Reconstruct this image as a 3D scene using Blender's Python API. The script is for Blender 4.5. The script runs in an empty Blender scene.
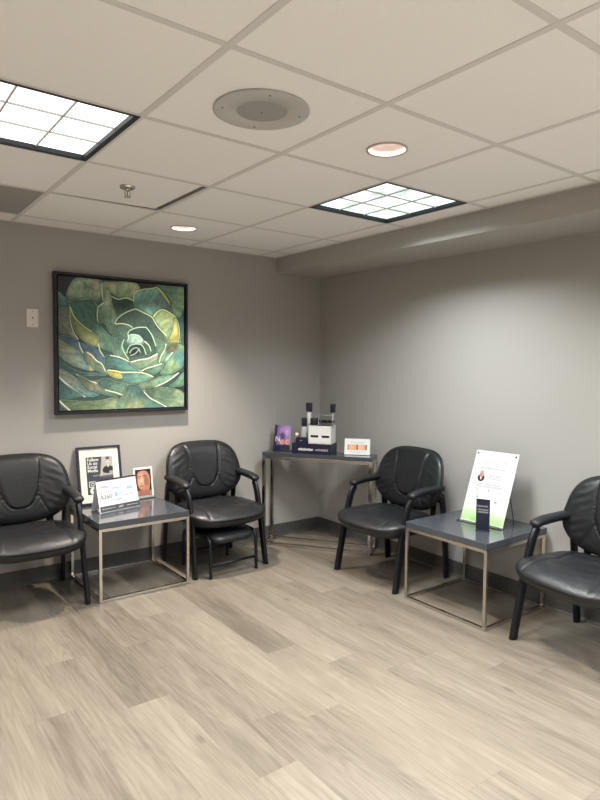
import bpy, bmesh, math, random
import numpy as np
from mathutils import Vector, Matrix
random.seed(4)
SC = bpy.context.scene
COL = SC.collection
PI = math.pi
H = 2.3065            # ceiling height
T = 0.6096            # ceiling module
GX, GY = -2.473, -2.6524
XS = -0.4659          # face of the dropped soffit
SD = 0.125            # soffit drop
RX0, RY0 = -7.4, -8.8

def s2l(c):
    return tuple(((x / 12.92) if x <= .04045 else ((x + .055) / 1.055) ** 2.4) for x in c)
def rgb(r, g, b): return s2l((r / 255, g / 255, b / 255))

# ------------------------------------------------------------ materials
def new_mat(name):
    m = bpy.data.materials.new(name); m.use_nodes = True
    nt = m.node_tree
    return m, nt, nt.nodes['Principled BSDF']
def pmat(name, col, rough=.5, metal=0., spec=.5, noise=0., nscale=40., bump=0., bscale=300., coat=0., stretch=None):
    m, nt, b = new_mat(name)
    N, L = nt.nodes, nt.links
    b.inputs['Base Color'].default_value = (*col, 1)
    b.inputs['Roughness'].default_value = rough
    b.inputs['Metallic'].default_value = metal
    b.inputs['Specular IOR Level'].default_value = spec
    b.inputs['Coat Weight'].default_value = coat
    tc = N.new('ShaderNodeTexCoord')
    if noise:
        n = N.new('ShaderNodeTexNoise'); n.inputs['Scale'].default_value = nscale; n.inputs['Detail'].default_value = 4
        L.new(tc.outputs['Object'], n.inputs['Vector'])
        r = N.new('ShaderNodeMixRGB'); r.blend_type = 'MIX'
        r.inputs[1].default_value = (*[c * (1 - noise) for c in col], 1)
        r.inputs[2].default_value = (*[min(1, c * (1 + noise)) for c in col], 1)
        L.new(n.outputs['Fac'], r.inputs[0]); L.new(r.outputs[0], b.inputs['Base Color'])
    if bump:
        n = N.new('ShaderNodeTexNoise'); n.inputs['Scale'].default_value = bscale; n.inputs['Detail'].default_value = 3
        L.new(tc.outputs['Object'], n.inputs['Vector'])
        bp = N.new('ShaderNodeBump'); bp.inputs['Strength'].default_value = bump; bp.inputs['Distance'].default_value = .002
        L.new(n.outputs['Fac'], bp.inputs['Height']); L.new(bp.outputs[0], b.inputs['Normal'])
    return m

M = {}
M['wall'] = pmat('greige wall paint', (.400, .385, .362), .55, noise=.02, nscale=3, bump=.12, bscale=220, spec=.35)
M['tile'] = pmat('ceiling tile', (.90, .885, .875), .9, noise=.04, nscale=160, bump=.25, bscale=400, spec=.2)
M['grid'] = pmat('ceiling grid metal', (.68, .66, .64), .5, noise=.02)
M['plenum'] = pmat('dark plenum', (.02, .02, .02), .9, noise=.1)
M['base'] = pmat('vinyl baseboard', (.080, .076, .071), .45, noise=.05, nscale=8)
M['leather'] = None
M['tube'] = pmat('black powder coated steel', (.006, .0065, .009), .38, spec=.35, noise=.1, nscale=60)
M['pad'] = pmat('black armrest rubber', (.010, .011, .013), .45, spec=.4, noise=.1, nscale=50, bump=.1, bscale=600)
M['chrome'] = pmat('brushed nickel', (.60, .57, .52), .17, metal=1., noise=.06, nscale=30)
M['lacquer'] = pmat('grey lacquer tabletop', (.050, .056, .066), .13, noise=.04, nscale=6, coat=.25, spec=.5)
M['frameblk'] = pmat('black picture frame', (.008, .009, .013), .4, noise=.1)
M['framenavy'] = pmat('navy frame', (.018, .023, .042), .35, noise=.08)
M['white'] = pmat('white plastic', (.72, .71, .69), .4, noise=.02)
M['paper'] = pmat('white paper', (.72, .72, .71), .6, noise=.01)
M['cream'] = pmat('cream mat board', (.80, .74, .62), .7, noise=.02)
M['charcoal'] = pmat('charcoal print', (.055, .058, .068), .6, noise=.05)
M['navy'] = pmat('navy print', (.012, .014, .032), .3, noise=.08)
M['blue'] = pmat('light blue print', (.25, .45, .68), .6, noise=.05)
M['greyink'] = pmat('grey ink', (.30, .30, .32), .6, noise=.05)
M['paleink'] = pmat('pale grey ink', (.42, .42, .44), .6, noise=.05)
M['darkgap'] = pmat('dark slot', (.01, .01, .012), .6, noise=.1)
M['spk'] = pmat('grey speaker plate', (.50, .50, .48), .5, noise=.03)
M['mesh'] = pmat('perforated grey metal', (.33, .33, .32), .6, noise=.03, bump=.6, bscale=500)
M['vent'] = pmat('grey return air panel', (.36, .345, .33), .6, noise=.04, bump=.4, bscale=350)
M['blackframe'] = pmat('dark light frame', (.010, .012, .018), .5, noise=.08)
M['capnavy'] = pmat('dark bottle cap', (.016, .014, .028), .3, noise=.05)
M['whitegloss'] = pmat('white reflector', (.55, .47, .45), .35, noise=.02)
M['brass'] = pmat('dull brass', (.35, .28, .20), .3, metal=1., noise=.05)
M['frost'] = pmat('frosted bottle', (.42, .43, .43), .3, noise=.03)
M['red'] = pmat('red sprinkler bulb', (.4, .02, .02), .2, noise=.05)

def leather_mat():
    m, nt, b = new_mat('black leather'); N, L = nt.nodes, nt.links
    tc = N.new('ShaderNodeTexCoord')
    n = N.new('ShaderNodeTexNoise'); n.inputs['Scale'].default_value = 9; n.inputs['Detail'].default_value = 4
    L.new(tc.outputs['Object'], n.inputs['Vector'])
    cr = N.new('ShaderNodeValToRGB')
    cr.color_ramp.elements[0].position = .3; cr.color_ramp.elements[0].color = (.008, .0085, .010, 1)
    cr.color_ramp.elements[1].position = .8; cr.color_ramp.elements[1].color = (.013, .014, .016, 1)
    L.new(n.outputs['Fac'], cr.inputs[0]); L.new(cr.outputs[0], b.inputs['Base Color'])
    b.inputs['Roughness'].default_value = .40
    b.inputs['Specular IOR Level'].default_value = .42
    v = N.new('ShaderNodeTexVoronoi'); v.inputs['Scale'].default_value = 420
    L.new(tc.outputs['Object'], v.inputs['Vector'])
    w = N.new('ShaderNodeTexNoise'); w.inputs['Scale'].default_value = 26; w.inputs['Detail'].default_value = 3; w.inputs['Distortion'].default_value = 1.2
    L.new(tc.outputs['Object'], w.inputs['Vector'])
    b1 = N.new('ShaderNodeBump'); b1.inputs['Strength'].default_value = .18; b1.inputs['Distance'].default_value = .001
    b2 = N.new('ShaderNodeBump'); b2.inputs['Strength'].default_value = .25; b2.inputs['Distance'].default_value = .006
    L.new(v.outputs['Distance'], b1.inputs['Height']); L.new(w.outputs['Fac'], b2.inputs['Height'])
    L.new(b2.outputs[0], b1.inputs['Normal']); L.new(b1.outputs[0], b.inputs['Normal'])
    return m
M['leather'] = leather_mat()

def emit_mat(name, col, strength, stains=False):
    m = bpy.data.materials.new(name); m.use_nodes = True
    nt = m.node_tree; N, L = nt.nodes, nt.links
    for x in list(N): N.remove(x)
    o = N.new('ShaderNodeOutputMaterial'); e = N.new('ShaderNodeEmission')
    e.inputs['Strength'].default_value = strength
    tc = N.new('ShaderNodeTexCoord')
    n = N.new('ShaderNodeTexNoise'); n.inputs['Scale'].default_value = 5.5 if stains else 9; n.inputs['Detail'].default_value = 2
    L.new(tc.outputs['Object'], n.inputs['Vector'])
    cr = N.new('ShaderNodeValToRGB')
    if stains:
        cr.color_ramp.elements[0].position = .27; cr.color_ramp.elements[0].color = (col[0] * .2, col[1] * .17, col[2] * .14, 1)
        cr.color_ramp.elements[1].position = .36; cr.color_ramp.elements[1].color = (*col, 1)
    else:
        cr.color_ramp.elements[0].position = .3; cr.color_ramp.elements[0].color = (col[0] * .5, col[1] * .52, col[2] * .5, 1)
        cr.color_ramp.elements[1].position = .6; cr.color_ramp.elements[1].color = (*col, 1)
    L.new(n.outputs['Fac'], cr.inputs[0]); L.new(cr.outputs[0], e.inputs['Color'])
    L.new(e.outputs[0], o.inputs['Surface'])
    return m
M['diffA'] = emit_mat('lit troffer diffuser', (1, .985, .97), 2.6, True)
M['diffC'] = M['diffD'] = M['diffA']
M['diffB'] = emit_mat('lit louvre diffuser', (.90, 1, .95), 2.0, False)
M['lamp'] = emit_mat('lit downlight lamp', (1, .88, .78), 8)

def clear_mat():
    m = bpy.data.materials.new('clear acrylic'); m.use_nodes = True
    nt = m.node_tree; N, L = nt.nodes, nt.links
    for x in list(N): N.remove(x)
    o = N.new('ShaderNodeOutputMaterial'); t = N.new('ShaderNodeBsdfTransparent'); g = N.new('ShaderNodeBsdfGlossy')
    t.inputs[0].default_value = (.93, .95, .95, 1); g.inputs['Roughness'].default_value = .05
    f = N.new('ShaderNodeFresnel'); f.inputs[0].default_value = 1.5
    mx = N.new('ShaderNodeMixShader'); L.new(f.outputs[0], mx.inputs[0]); L.new(t.outputs[0], mx.inputs[1]); L.new(g.outputs[0], mx.inputs[2])
    L.new(mx.outputs[0], o.inputs['Surface'])
    return m
M['clear'] = clear_mat()

def floor_mat():
    m, nt, b = new_mat('greyed oak plank floor'); N, L = nt.nodes, nt.links
    def math_(op, a=None, c=None):
        n = N.new('ShaderNodeMath'); n.operation = op
        for i, v in enumerate((a, c)):
            if v is None: continue
            if isinstance(v, (int, float)): n.inputs[i].default_value = v
            else: L.new(v, n.inputs[i])
        return n.outputs[0]
    tc = N.new('ShaderNodeTexCoord'); sp = N.new('ShaderNodeSeparateXYZ'); L.new(tc.outputs['Object'], sp.inputs[0])
    W, LEN = .184, 1.22
    px = math_('DIVIDE', math_('ADD', sp.outputs[0], .036), W)
    row = math_('FLOOR', px); fx = math_('FRACT', px)
    wn = N.new('ShaderNodeTexWhiteNoise'); wn.noise_dimensions = '1D'; L.new(row, wn.inputs['W'])
    py = math_('ADD', math_('DIVIDE', sp.outputs[1], LEN), math_('MULTIPLY', wn.outputs['Value'], 7.3))
    col = math_('FLOOR', py); fy = math_('FRACT', py)
    cid = N.new('ShaderNodeCombineXYZ'); L.new(row, cid.inputs[0]); L.new(col, cid.inputs[1])
    w2 = N.new('ShaderNodeTexWhiteNoise'); w2.noise_dimensions = '3D'; L.new(cid.outputs[0], w2.inputs['Vector'])
    # grain coordinates: shifted per plank, stretched along the plank
    off = N.new('ShaderNodeVectorMath'); off.operation = 'SCALE'; L.new(w2.outputs['Color'], off.inputs[0]); off.inputs['Scale'].default_value = 37.
    gadd = N.new('ShaderNodeVectorMath'); gadd.operation = 'ADD'; L.new(tc.outputs['Object'], gadd.inputs[0]); L.new(off.outputs[0], gadd.inputs[1])
    def mapped(sx, sy):
        mp = N.new('ShaderNodeMapping'); mp.inputs['Scale'].default_value = (sx, sy, 1); L.new(gadd.outputs[0], mp.inputs['Vector']); return mp.outputs[0]
    fine = N.new('ShaderNodeTexNoise'); fine.inputs['Scale'].default_value = 1; fine.inputs['Detail'].default_value = 5; fine.inputs['Roughness'].default_value = .65
    L.new(mapped(105, 3.6), fine.inputs['Vector'])
    broad = N.new('ShaderNodeTexNoise'); broad.inputs['Scale'].default_value = 1; broad.inputs['Detail'].default_value = 3; broad.inputs['Distortion'].default_value = .6
    L.new(mapped(11, 1.0), broad.inputs['Vector'])
    # cathedral rings: iso lines of a smooth noise
    rn = N.new('ShaderNodeTexNoise'); rn.inputs['Scale'].default_value = 1; rn.inputs['Detail'].default_value = 1.5; rn.inputs['Distortion'].default_value = .15
    L.new(mapped(5.5, .8), rn.inputs['Vector'])
    ring = math_('SINE', math_('MULTIPLY', rn.outputs['Fac'], 120.))
    ringm = math_('MULTIPLY', math_('MULTIPLY', ring, .5), broad.outputs['Fac'])
    v = math_('ADD', math_('MULTIPLY', fine.outputs['Fac'], .72), math_('MULTIPLY', broad.outputs['Fac'], .60))
    v = math_('ADD', v, math_('MULTIPLY', ringm, .13))
    v = math_('ADD', v, math_('MULTIPLY', math_('SUBTRACT', w2.outputs['Value'], .5), .26))
    cr = N.new('ShaderNodeValToRGB'); e = cr.color_ramp.elements
    e[0].position = .38; e[0].color = (.080, .067, .051, 1)
    e[1].position = .92; e[1].color = (.187, .164, .130, 1)
    x = cr.color_ramp.elements.new(.60); x.color = (.129, .110, .086, 1)
    L.new(v, cr.inputs[0])
    vo = N.new('ShaderNodeTexVoronoi'); vo.inputs['Scale'].default_value = 1; L.new(mapped(4.6, 1.9), vo.inputs['Vector'])
    kn = N.new('ShaderNodeMapRange'); kn.inputs[1].default_value = .0; kn.inputs[2].default_value = .085; kn.inputs[3].default_value = .30; kn.inputs[4].default_value = 0.
    L.new(vo.outputs['Distance'], kn.inputs[0]); v = math_('SUBTRACT', v, kn.outputs[0]); L.new(v, cr.inputs[0])
    # joints
    ex = math_('MINIMUM', fx, math_('SUBTRACT', 1., fx)); ey = math_('MINIMUM', fy, math_('SUBTRACT', 1., fy))
    jx = math_('LESS_THAN', ex, .006); jy = math_('LESS_THAN', ey, .0014)
    j = math_('MAXIMUM', jx, jy)
    mx = N.new('ShaderNodeMixRGB'); mx.blend_type = 'MULTIPLY'; mx.inputs[2].default_value = (.66, .64, .60, 1)
    L.new(math_('MULTIPLY', j, .5), mx.inputs[0]); L.new(cr.outputs[0], mx.inputs[1])
    L.new(mx.outputs[0], b.inputs['Base Color'])
    b.inputs['Specular IOR Level'].default_value = .42
    L.new(math_('ADD', math_('MULTIPLY', fine.outputs['Fac'], .14), .36), b.inputs['Roughness'])
    bp = N.new('ShaderNodeBump'); bp.inputs['Strength'].default_value = .12; bp.inputs['Distance'].default_value = .001
    L.new(v, bp.inputs['Height']); L.new(bp.outputs[0], b.inputs['Normal'])
    return m
M['floor'] = floor_mat()

def paint_mat(name, rough=.5, coat=0.):
    m, nt, b = new_mat(name); N, L = nt.nodes, nt.links
    a = N.new('ShaderNodeAttribute'); a.attribute_name = 'paint'
    L.new(a.outputs['Color'], b.inputs['Base Color']); b.inputs['Roughness'].default_value = rough
    b.inputs['Coat Weight'].default_value = coat
    return m
M['paint'] = paint_mat('painted canvas', .55)
M['print'] = paint_mat('printed card', .35)

# ------------------------------------------------------------ mesh helpers
def finish(name, bm, mat, parent=None, smooth=False, loc=None):
    bmesh.ops.recalc_face_normals(bm, faces=bm.faces)
    me = bpy.data.meshes.new(name); bm.to_mesh(me); bm.free()
    mats = mat if isinstance(mat, (list, tuple)) else [mat]
    for x in mats: me.materials.append(M[x])
    if smooth:
        for p in me.polygons: p.use_smooth = True
    o = bpy.data.objects.new(name, me); COL.objects.link(o)
    if parent: o.parent = parent
    if loc: o.location = loc
    return o
def box(bm, lo, hi, bev=0., mi=0, mat=None):
    v = [bm.verts.new((x, y, z)) for x in (lo[0], hi[0]) for y in (lo[1], hi[1]) for z in (lo[2], hi[2])]
    fs = [(0, 1, 3, 2), (4, 6, 7, 5), (0, 4, 5, 1), (2, 3, 7, 6), (0, 2, 6, 4), (1, 5, 7, 3)]
    F = [bm.faces.new([v[i] for i in f]) for f in fs]
    if bev:
        es = list({e for f in F for e in f.edges})
        r = bmesh.ops.bevel(bm, geom=es, offset=bev, segments=2, affect='EDGES', profile=.6)
        F = list(set(r['faces']) | {f for f in F if f.is_valid})
    for f in F:
        if f.is_valid: f.material_index = mi
    if mat is not None:
        vs = {x for f in F if f.is_valid for x in f.verts}
        bmesh.ops.transform(bm, matrix=mat, verts=list(vs))
def quad(bm, pts, mi=0):
    f = bm.faces.new([bm.verts.new(p) for p in pts]); f.material_index = mi; return f
def cyl(bm, p0, p1, r0, r1=None, n=24, caps=True, mi=0):
    r1 = r0 if r1 is None else r1
    p0, p1 = Vector(p0), Vector(p1); d = (p1 - p0).normalized()
    a = d.orthogonal().normalized(); b = d.cross(a)
    A = [bm.verts.new(p0 + (a * math.cos(t) + b * math.sin(t)) * r0) for t in [2 * PI * i / n for i in range(n)]]
    B = [bm.verts.new(p1 + (a * math.cos(t) + b * math.sin(t)) * r1) for t in [2 * PI * i / n for i in range(n)]]
    for i in range(n):
        f = bm.faces.new((A[i], A[(i + 1) % n], B[(i + 1) % n], B[i])); f.material_index = mi; f.smooth = True
    if caps:
        bm.faces.new(A).material_index = mi; bm.faces.new(B[::-1]).material_index = mi
def lathe(bm, prof, n=32, c=(0, 0, 0), mi=0):
    rings = []
    for r, z in prof:
        if r < 1e-6: rings.append([bm.verts.new((c[0], c[1], c[2] + z))])
        else: rings.append([bm.verts.new((c[0] + r * math.cos(2 * PI * i / n), c[1] + r * math.sin(2 * PI * i / n), c[2] + z)) for i in range(n)])
    for A, B in zip(rings, rings[1:]):
        for i in range(n):
            j = (i + 1) % n
            if len(A) == 1 and len(B) == 1: continue
            if len(A) == 1: f = bm.faces.new((A[0], B[j], B[i]))
            elif len(B) == 1: f = bm.faces.new((A[i], A[j], B[0]))
            else: f = bm.faces.new((A[i], A[j], B[j], B[i]))
            f.material_index = mi; f.smooth = True
def sweep(bm, pts, wa, wb, side=(1, 0, 0), n=14, sub=6, ex=2.6, taper=None):
    """tube of super-elliptic section along a smooth path; wa = half width along 'side', wb = other half width"""
    P = [Vector(p) for p in pts]; path = []
    for i in range(len(P) - 1):
        p0 = P[max(i - 1, 0)]; p1 = P[i]; p2 = P[i + 1]; p3 = P[min(i + 2, len(P) - 1)]
        for k in range(sub):
            t = k / sub
            path.append(.5 * ((2 * p1) + (p2 - p0) * t + (2 * p0 - 5 * p1 + 4 * p2 - p3) * t * t + (3 * p1 - p0 - 3 * p2 + p3) * t ** 3))
    path.append(P[-1]); rings = []
    for i, p in enumerate(path):
        d = (path[min(i + 1, len(path) - 1)] - path[max(i - 1, 0)]).normalized()
        s = Vector(side); s = (s - d * s.dot(d)).normalized(); u = d.cross(s)
        k = 1. if taper is None else taper(i / (len(path) - 1))
        R = []
        for j in range(n):
            a = 2 * PI * j / n; ca, sa = math.cos(a), math.sin(a)
            x = math.copysign(abs(ca) ** (2 / ex), ca) * wa * k; y = math.copysign(abs(sa) ** (2 / ex), sa) * wb * k
            R.append(bm.verts.new(p + s * x + u * y))
        rings.append(R)
    for A, B in zip(rings, rings[1:]):
        for j in range(n):
            f = bm.faces.new((A[j], A[(j + 1) % n], B[(j + 1) % n], B[j])); f.smooth = True
    bm.faces.new(rings[0][::-1]); bm.faces.new(rings[-1])
def text_into(bm, s, size, mtx, mi=0, bold=.0, align='LEFT', extrude=.0002):
    c = bpy.data.curves.new('txt', 'FONT'); c.body = s; c.size = size; c.extrude = extrude; c.align_x = align; c.offset = bold
    c.resolution_u = 3
    o = bpy.data.objects.new('txt', c); COL.objects.link(o)
    dg = bpy.context.evaluated_depsgraph_get(); dg.update()
    me = bpy.data.meshes.new_from_object(o.evaluated_get(dg))
    me.transform(mtx); n0 = len(bm.faces)
    bm.from_mesh(me); bm.faces.ensure_lookup_table()
    for f in bm.faces[n0:]: f.material_index = mi
    bpy.data.objects.remove(o); bpy.data.curves.remove(c); bpy.data.meshes.remove(me)

def tag(o, label, cat, group=None):
    o['label'] = label; o['category'] = cat
    if group: o['group'] = group
    return o
def thing(name, label, cat, loc=(0, 0, 0), rz=0., group=None):
    o = bpy.data.objects.new(name, None); COL.objects.link(o)
    o.empty_display_size = .1; o.location = loc; o.rotation_euler = (0, 0, rz)
    return tag(o, label, cat, group)
def struct(name, bm, mat, smooth=False, parent=None):
    o = finish(name, bm, mat, parent, smooth)
    if not parent: o['kind'] = 'structure'
    return o
def dup(root, label, loc=None, rz=None):
    r = root.copy(); COL.objects.link(r)
    if loc is not None: r.location = loc
    if rz is not None: r.rotation_euler = (0, 0, rz)
    r['label'] = label
    for ch in list(root.children):
        c = ch.copy(); COL.objects.link(c); c.parent = r
        for g in list(ch.children):
            d = g.copy(); COL.objects.link(d); d.parent = c
    return r

# ------------------------------------------------------------ raster "paint" on a grid mesh
class Paint:
    def __init__(s, nx, ny, base):
        s.nx, s.ny = nx, ny
        s.X, s.Y = np.meshgrid(np.linspace(0, 1, nx), np.linspace(0, 1, ny))   # Y down
        s.C = np.zeros((ny, nx, 3)); s.C[:] = np.array(base) / 255
        s.rng = np.random.default_rng(3)
        s.N1 = s.noise(7); s.N2 = s.noise(17); s.N3 = s.noise(45)
    def noise(s, k):
        g = s.rng.random((k + 2, k + 2)); x = s.X * k; y = s.Y * k
        i = np.floor(x).astype(int); j = np.floor(y).astype(int); fx = x - i; fy = y - j
        fx = fx * fx * (3 - 2 * fx); fy = fy * fy * (3 - 2 * fy)
        return (g[j, i] * (1 - fx) + g[j, i + 1] * fx) * (1 - fy) + (g[j + 1, i] * (1 - fx) + g[j + 1, i + 1] * fx) * fy
    def inside(s, P):
        m = np.zeros(s.X.shape, bool); n = len(P)
        for a in range(n):
            x1, y1 = P[a]; x2, y2 = P[(a + 1) % n]
            if y1 == y2: continue
            c = ((y1 > s.Y) != (y2 > s.Y)) & (s.X < (x2 - x1) * (s.Y - y1) / (y2 - y1) + x1)
            m ^= c
        return m
    def dist(s, P, asp=1.):
        d = np.full(s.X.shape, 9.)
        for (x1, y1), (x2, y2) in zip(P, P[1:]):
            dx, dy = x2 - x1, y2 - y1; l = dx * dx + dy * dy + 1e-12
            t = np.clip(((s.X - x1) * dx + (s.Y - y1) * dy) / l, 0, 1)
            d = np.minimum(d, np.hypot(s.X - x1 - t * dx, (s.Y - y1 - t * dy) * asp))
        return d
    def mix(s, a, c):
        c = np.array(c, float) / 255 if not isinstance(c, np.ndarray) else c
        a = a[..., None]; s.C = s.C * (1 - a) + c * a
    def poly(s, P, c): s.mix(s.inside(P).astype(float), c)
    def ell(s, cx, cy, rx, ry, c, soft=.0):
        d = np.hypot((s.X - cx) / rx, (s.Y - cy) / ry)
        s.mix(np.clip((1 - d) / max(soft, 1e-3), 0, 1), c)
    def line(s, P, w, c, a=1., asp=1.): s.mix(np.clip(1.5 - s.dist(P, asp) / w, 0, 1) * a, c)
    def rect(s, x0, y0, x1, y1, c, a=1.): s.mix(((s.X >= x0) & (s.X <= x1) & (s.Y >= y0) & (s.Y <= y1)) * a, c)
    def mesh(s, name, w, h, mat, parent, gain=1., mtx=None):
        nx, ny = s.nx, s.ny
        co = np.zeros((ny * nx, 3)); co[:, 0] = (s.X.ravel() - .5) * w; co[:, 2] = (1 - s.Y.ravel()) * h
        idx = np.arange(nx * ny).reshape(ny, nx)
        q = np.stack([idx[:-1, :-1], idx[1:, :-1], idx[1:, 1:], idx[:-1, 1:]], -1).reshape(-1, 4)
        me = bpy.data.meshes.new(name); me.from_pydata(co.tolist(), [], q.tolist())
        at = me.color_attributes.new('paint', 'FLOAT_COLOR', 'POINT')
        c = np.clip(s.C, 0, 1).reshape(-1, 3); c = np.where(c <= .04045, c / 12.92, ((c + .055) / 1.055) ** 2.4) * gain
        at.data.foreach_set('color', np.c_[np.clip(c, 0, .9), np.ones(len(c))].ravel())
        me.materials.append(M[mat]); 
        if mtx is not None: me.transform(mtx)
        o = bpy.data.objects.new(name, me); COL.objects.link(o); o.parent = parent
        return o
def spline(P, k=5, closed=True):
    n = len(P); out = []
    R = range(n) if closed else range(n - 1)
    g = (lambda i: P[i % n]) if closed else (lambda i: P[min(max(i, 0), n - 1)])
    for i in R:
        p0, p1, p2, p3 = [np.array(g(j), float) for j in (i - 1, i, i + 1, i + 2)]
        for q in range(k):
            t = q / k
            out.append(tuple(.5 * (2 * p1 + (p2 - p0) * t + (2 * p0 - 5 * p1 + 4 * p2 - p3) * t * t + (3 * p1 - p0 - 3 * p2 + p3) * t ** 3)))
    if not closed: out.append(tuple(P[-1]))
    return out

# ============================================================ ROOM
bm = bmesh.new(); box(bm, (RX0, RY0, -.1), (0, 0, 0)); struct('floor', bm, 'floor')
bm = bmesh.new(); box(bm, (RX0 - .1, 0, 0), (.1, .1, H + .35)); struct('wall_left', bm, 'wall')
bm = bmesh.new(); box(bm, (0, RY0 - .1, 0), (.1, 0, H + .35)); struct('wall_right', bm, 'wall')
bm = bmesh.new(); box(bm, (RX0 - .1, RY0 - .1, 0), (0, RY0, H + .35)); struct('wall_rear', bm, 'wall')
bm = bmesh.new(); box(bm, (RX0 - .1, RY0, 0), (RX0, 0, H + .35)); struct('wall_far', bm, 'wall')
bm = bmesh.new(); box(bm, (RX0 - .1, RY0 - .1, H + .35), (.1, .1, H + .4)); struct('trim_2', bm, 'plenum')
bm = bmesh.new(); box(bm, (XS, RY0, H - SD), (0, 0, H + .3), .004); struct('trim_1', bm, 'wall')
def baseboard(name, pts_fn, a, b):
    bm = bmesh.new(); prof = [(0, 0), (.016, 0), (.0155, .004), (.009, .014), (.007, .03), (.007, .098), (.005, .102), (0, .102)]
    A = [bm.verts.new(pts_fn(a, d, z)) for d, z in prof]; B = [bm.verts.new(pts_fn(b, d, z)) for d, z in prof]
    for i in range(len(prof)):
        j = (i + 1) % len(prof); bm.faces.new((A[i], A[j], B[j], B[i]))
    bm.faces.new(A); bm.faces.new(B[::-1]); struct(name, bm, 'base')
baseboard('baseboard_left', lambda s, d, z: (s, -d, z), RX0, 0)
baseboard('baseboard_right', lambda s, d, z: (-d, s, z), RY0, 0)

# ceiling ----------------------------------------------------
def line_x(i): return GX + i * T
def line_y(j): return GY + j * T        # j counted up toward the painting wall
LIGHTS = {(-1, 1): 'A', (2, 1): 'B', (-1, -2): 'C', (2, -2): 'B', (-4, 1): 'A', (-4, -2): 'C', (-1, -5): 'D', (2, -5): 'D', (-4, -5): 'D'}  # kind D: unseen fill lights added to bounce light off the floor onto the ceiling
HOLES = {(1, 0): .078, (1, 3): .078, (-2, 3): .078, (-2, 0): .078, (1, -3): .078, (-2, -3): .078}
SPR, VENT = (0, 2), (-1, 3)
bm = bmesh.new(); TZ = H + .002
for i in range(-9, 4):
    for j in range(-11, 5):
        x0, x1 = max(line_x(i), RX0), min(line_x(i + 1), XS); y0, y1 = max(line_y(j), RY0), min(line_y(j + 1), 0)
        if x1 - x0 < .01 or y1 - y0 < .01 or (i, j) in LIGHTS or (i, j) in (SPR, VENT): continue
        if (i, j) in HOLES:
            cx, cy, r = (line_x(i) + line_x(i + 1)) / 2, (line_y(j) + line_y(j + 1)) / 2, HOLES[(i, j)]
            n = 48; out = []; inn = []
            for k in range(n):
                a = 2 * PI * k / n + PI / 4; c, s = math.cos(a), math.sin(a); m_ = T / 2 / max(abs(c), abs(s))
                out.append(bm.verts.new((cx + c * m_, cy + s * m_, TZ))); inn.append(bm.verts.new((cx + c * r, cy + s * r, TZ)))
            for k in range(n): bm.faces.new((out[k], out[(k + 1) % n], inn[(k + 1) % n], inn[k]))
        else:
            box(bm, (x0, y0, TZ), (x1, y1, TZ + .016))
ceil = struct('ceiling', bm, 'tile')
bm = bmesh.new(); w = .012
for i in range(-8, 4): box(bm, (line_x(i) - w, RY0, H), (line_x(i) + w, 0, H + .0019)); box(bm, (line_x(i) - .002, RY0, H + .0019), (line_x(i) + .002, 0, H + .035))
for j in range(-10, 5): box(bm, (RX0, line_y(j) - w, H + .0003), (XS, line_y(j) + w, H + .0017))
box(bm, (RX0, -.02, H - .0008), (XS, 0, H + .0012)); box(bm, (XS - .02, RY0, H - .0006), (XS, -.02, H + .0012))
struct('suspension_grid', bm, 'grid', parent=ceil)

# ajar tile round the sprinkler
x0, x1, y0, y1 = line_x(0), line_x(1), line_y(2), line_y(3)
bm = bmesh.new()
pts = [(x0 + .006, y0 + .006), (x1 - .037, y0 + .006), (x1 - .040, y1 - .030), (x0 + .006, y1 - .008)]
A = [bm.verts.new((*p, H + .003)) for p in pts]; B = [bm.verts.new((*p, H + .019)) for p in pts]
bm.faces.new(A); bm.faces.new(B[::-1])
for k in range(4): bm.faces.new((A[k], A[(k + 1) % 4], B[(k + 1) % 4], B[k]))
tag(finish('ceiling_tile', bm, 'tile'), 'square ceiling tile around the sprinkler, slipped aside with a dark gap along two edges', 'ceiling tile')
# return-air panel
x0, x1, y0, y1 = line_x(-1), line_x(0), line_y(3), line_y(4)
bm = bmesh.new(); box(bm, (x0 + .013, y0 + .013, H + .001), (x1 - .013, y1 - .013, H + .012), .002)
va = thing('air_return_panel', 'flat darker grey air return panel in the ceiling at the left picture edge', 'vent', (0, 0, 0))
finish('panel', bm, 'vent', va)
bm = bmesh.new()
for k in range(1, 28):
    yy = y0 + .013 + k * (T - .026) / 28; box(bm, (x0 + .02, yy - .0012, H - .0006), (x1 - .02, yy + .0012, H + .0012))
finish('slat', bm, 'mesh', va)['kind'] = 'stuff'

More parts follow.
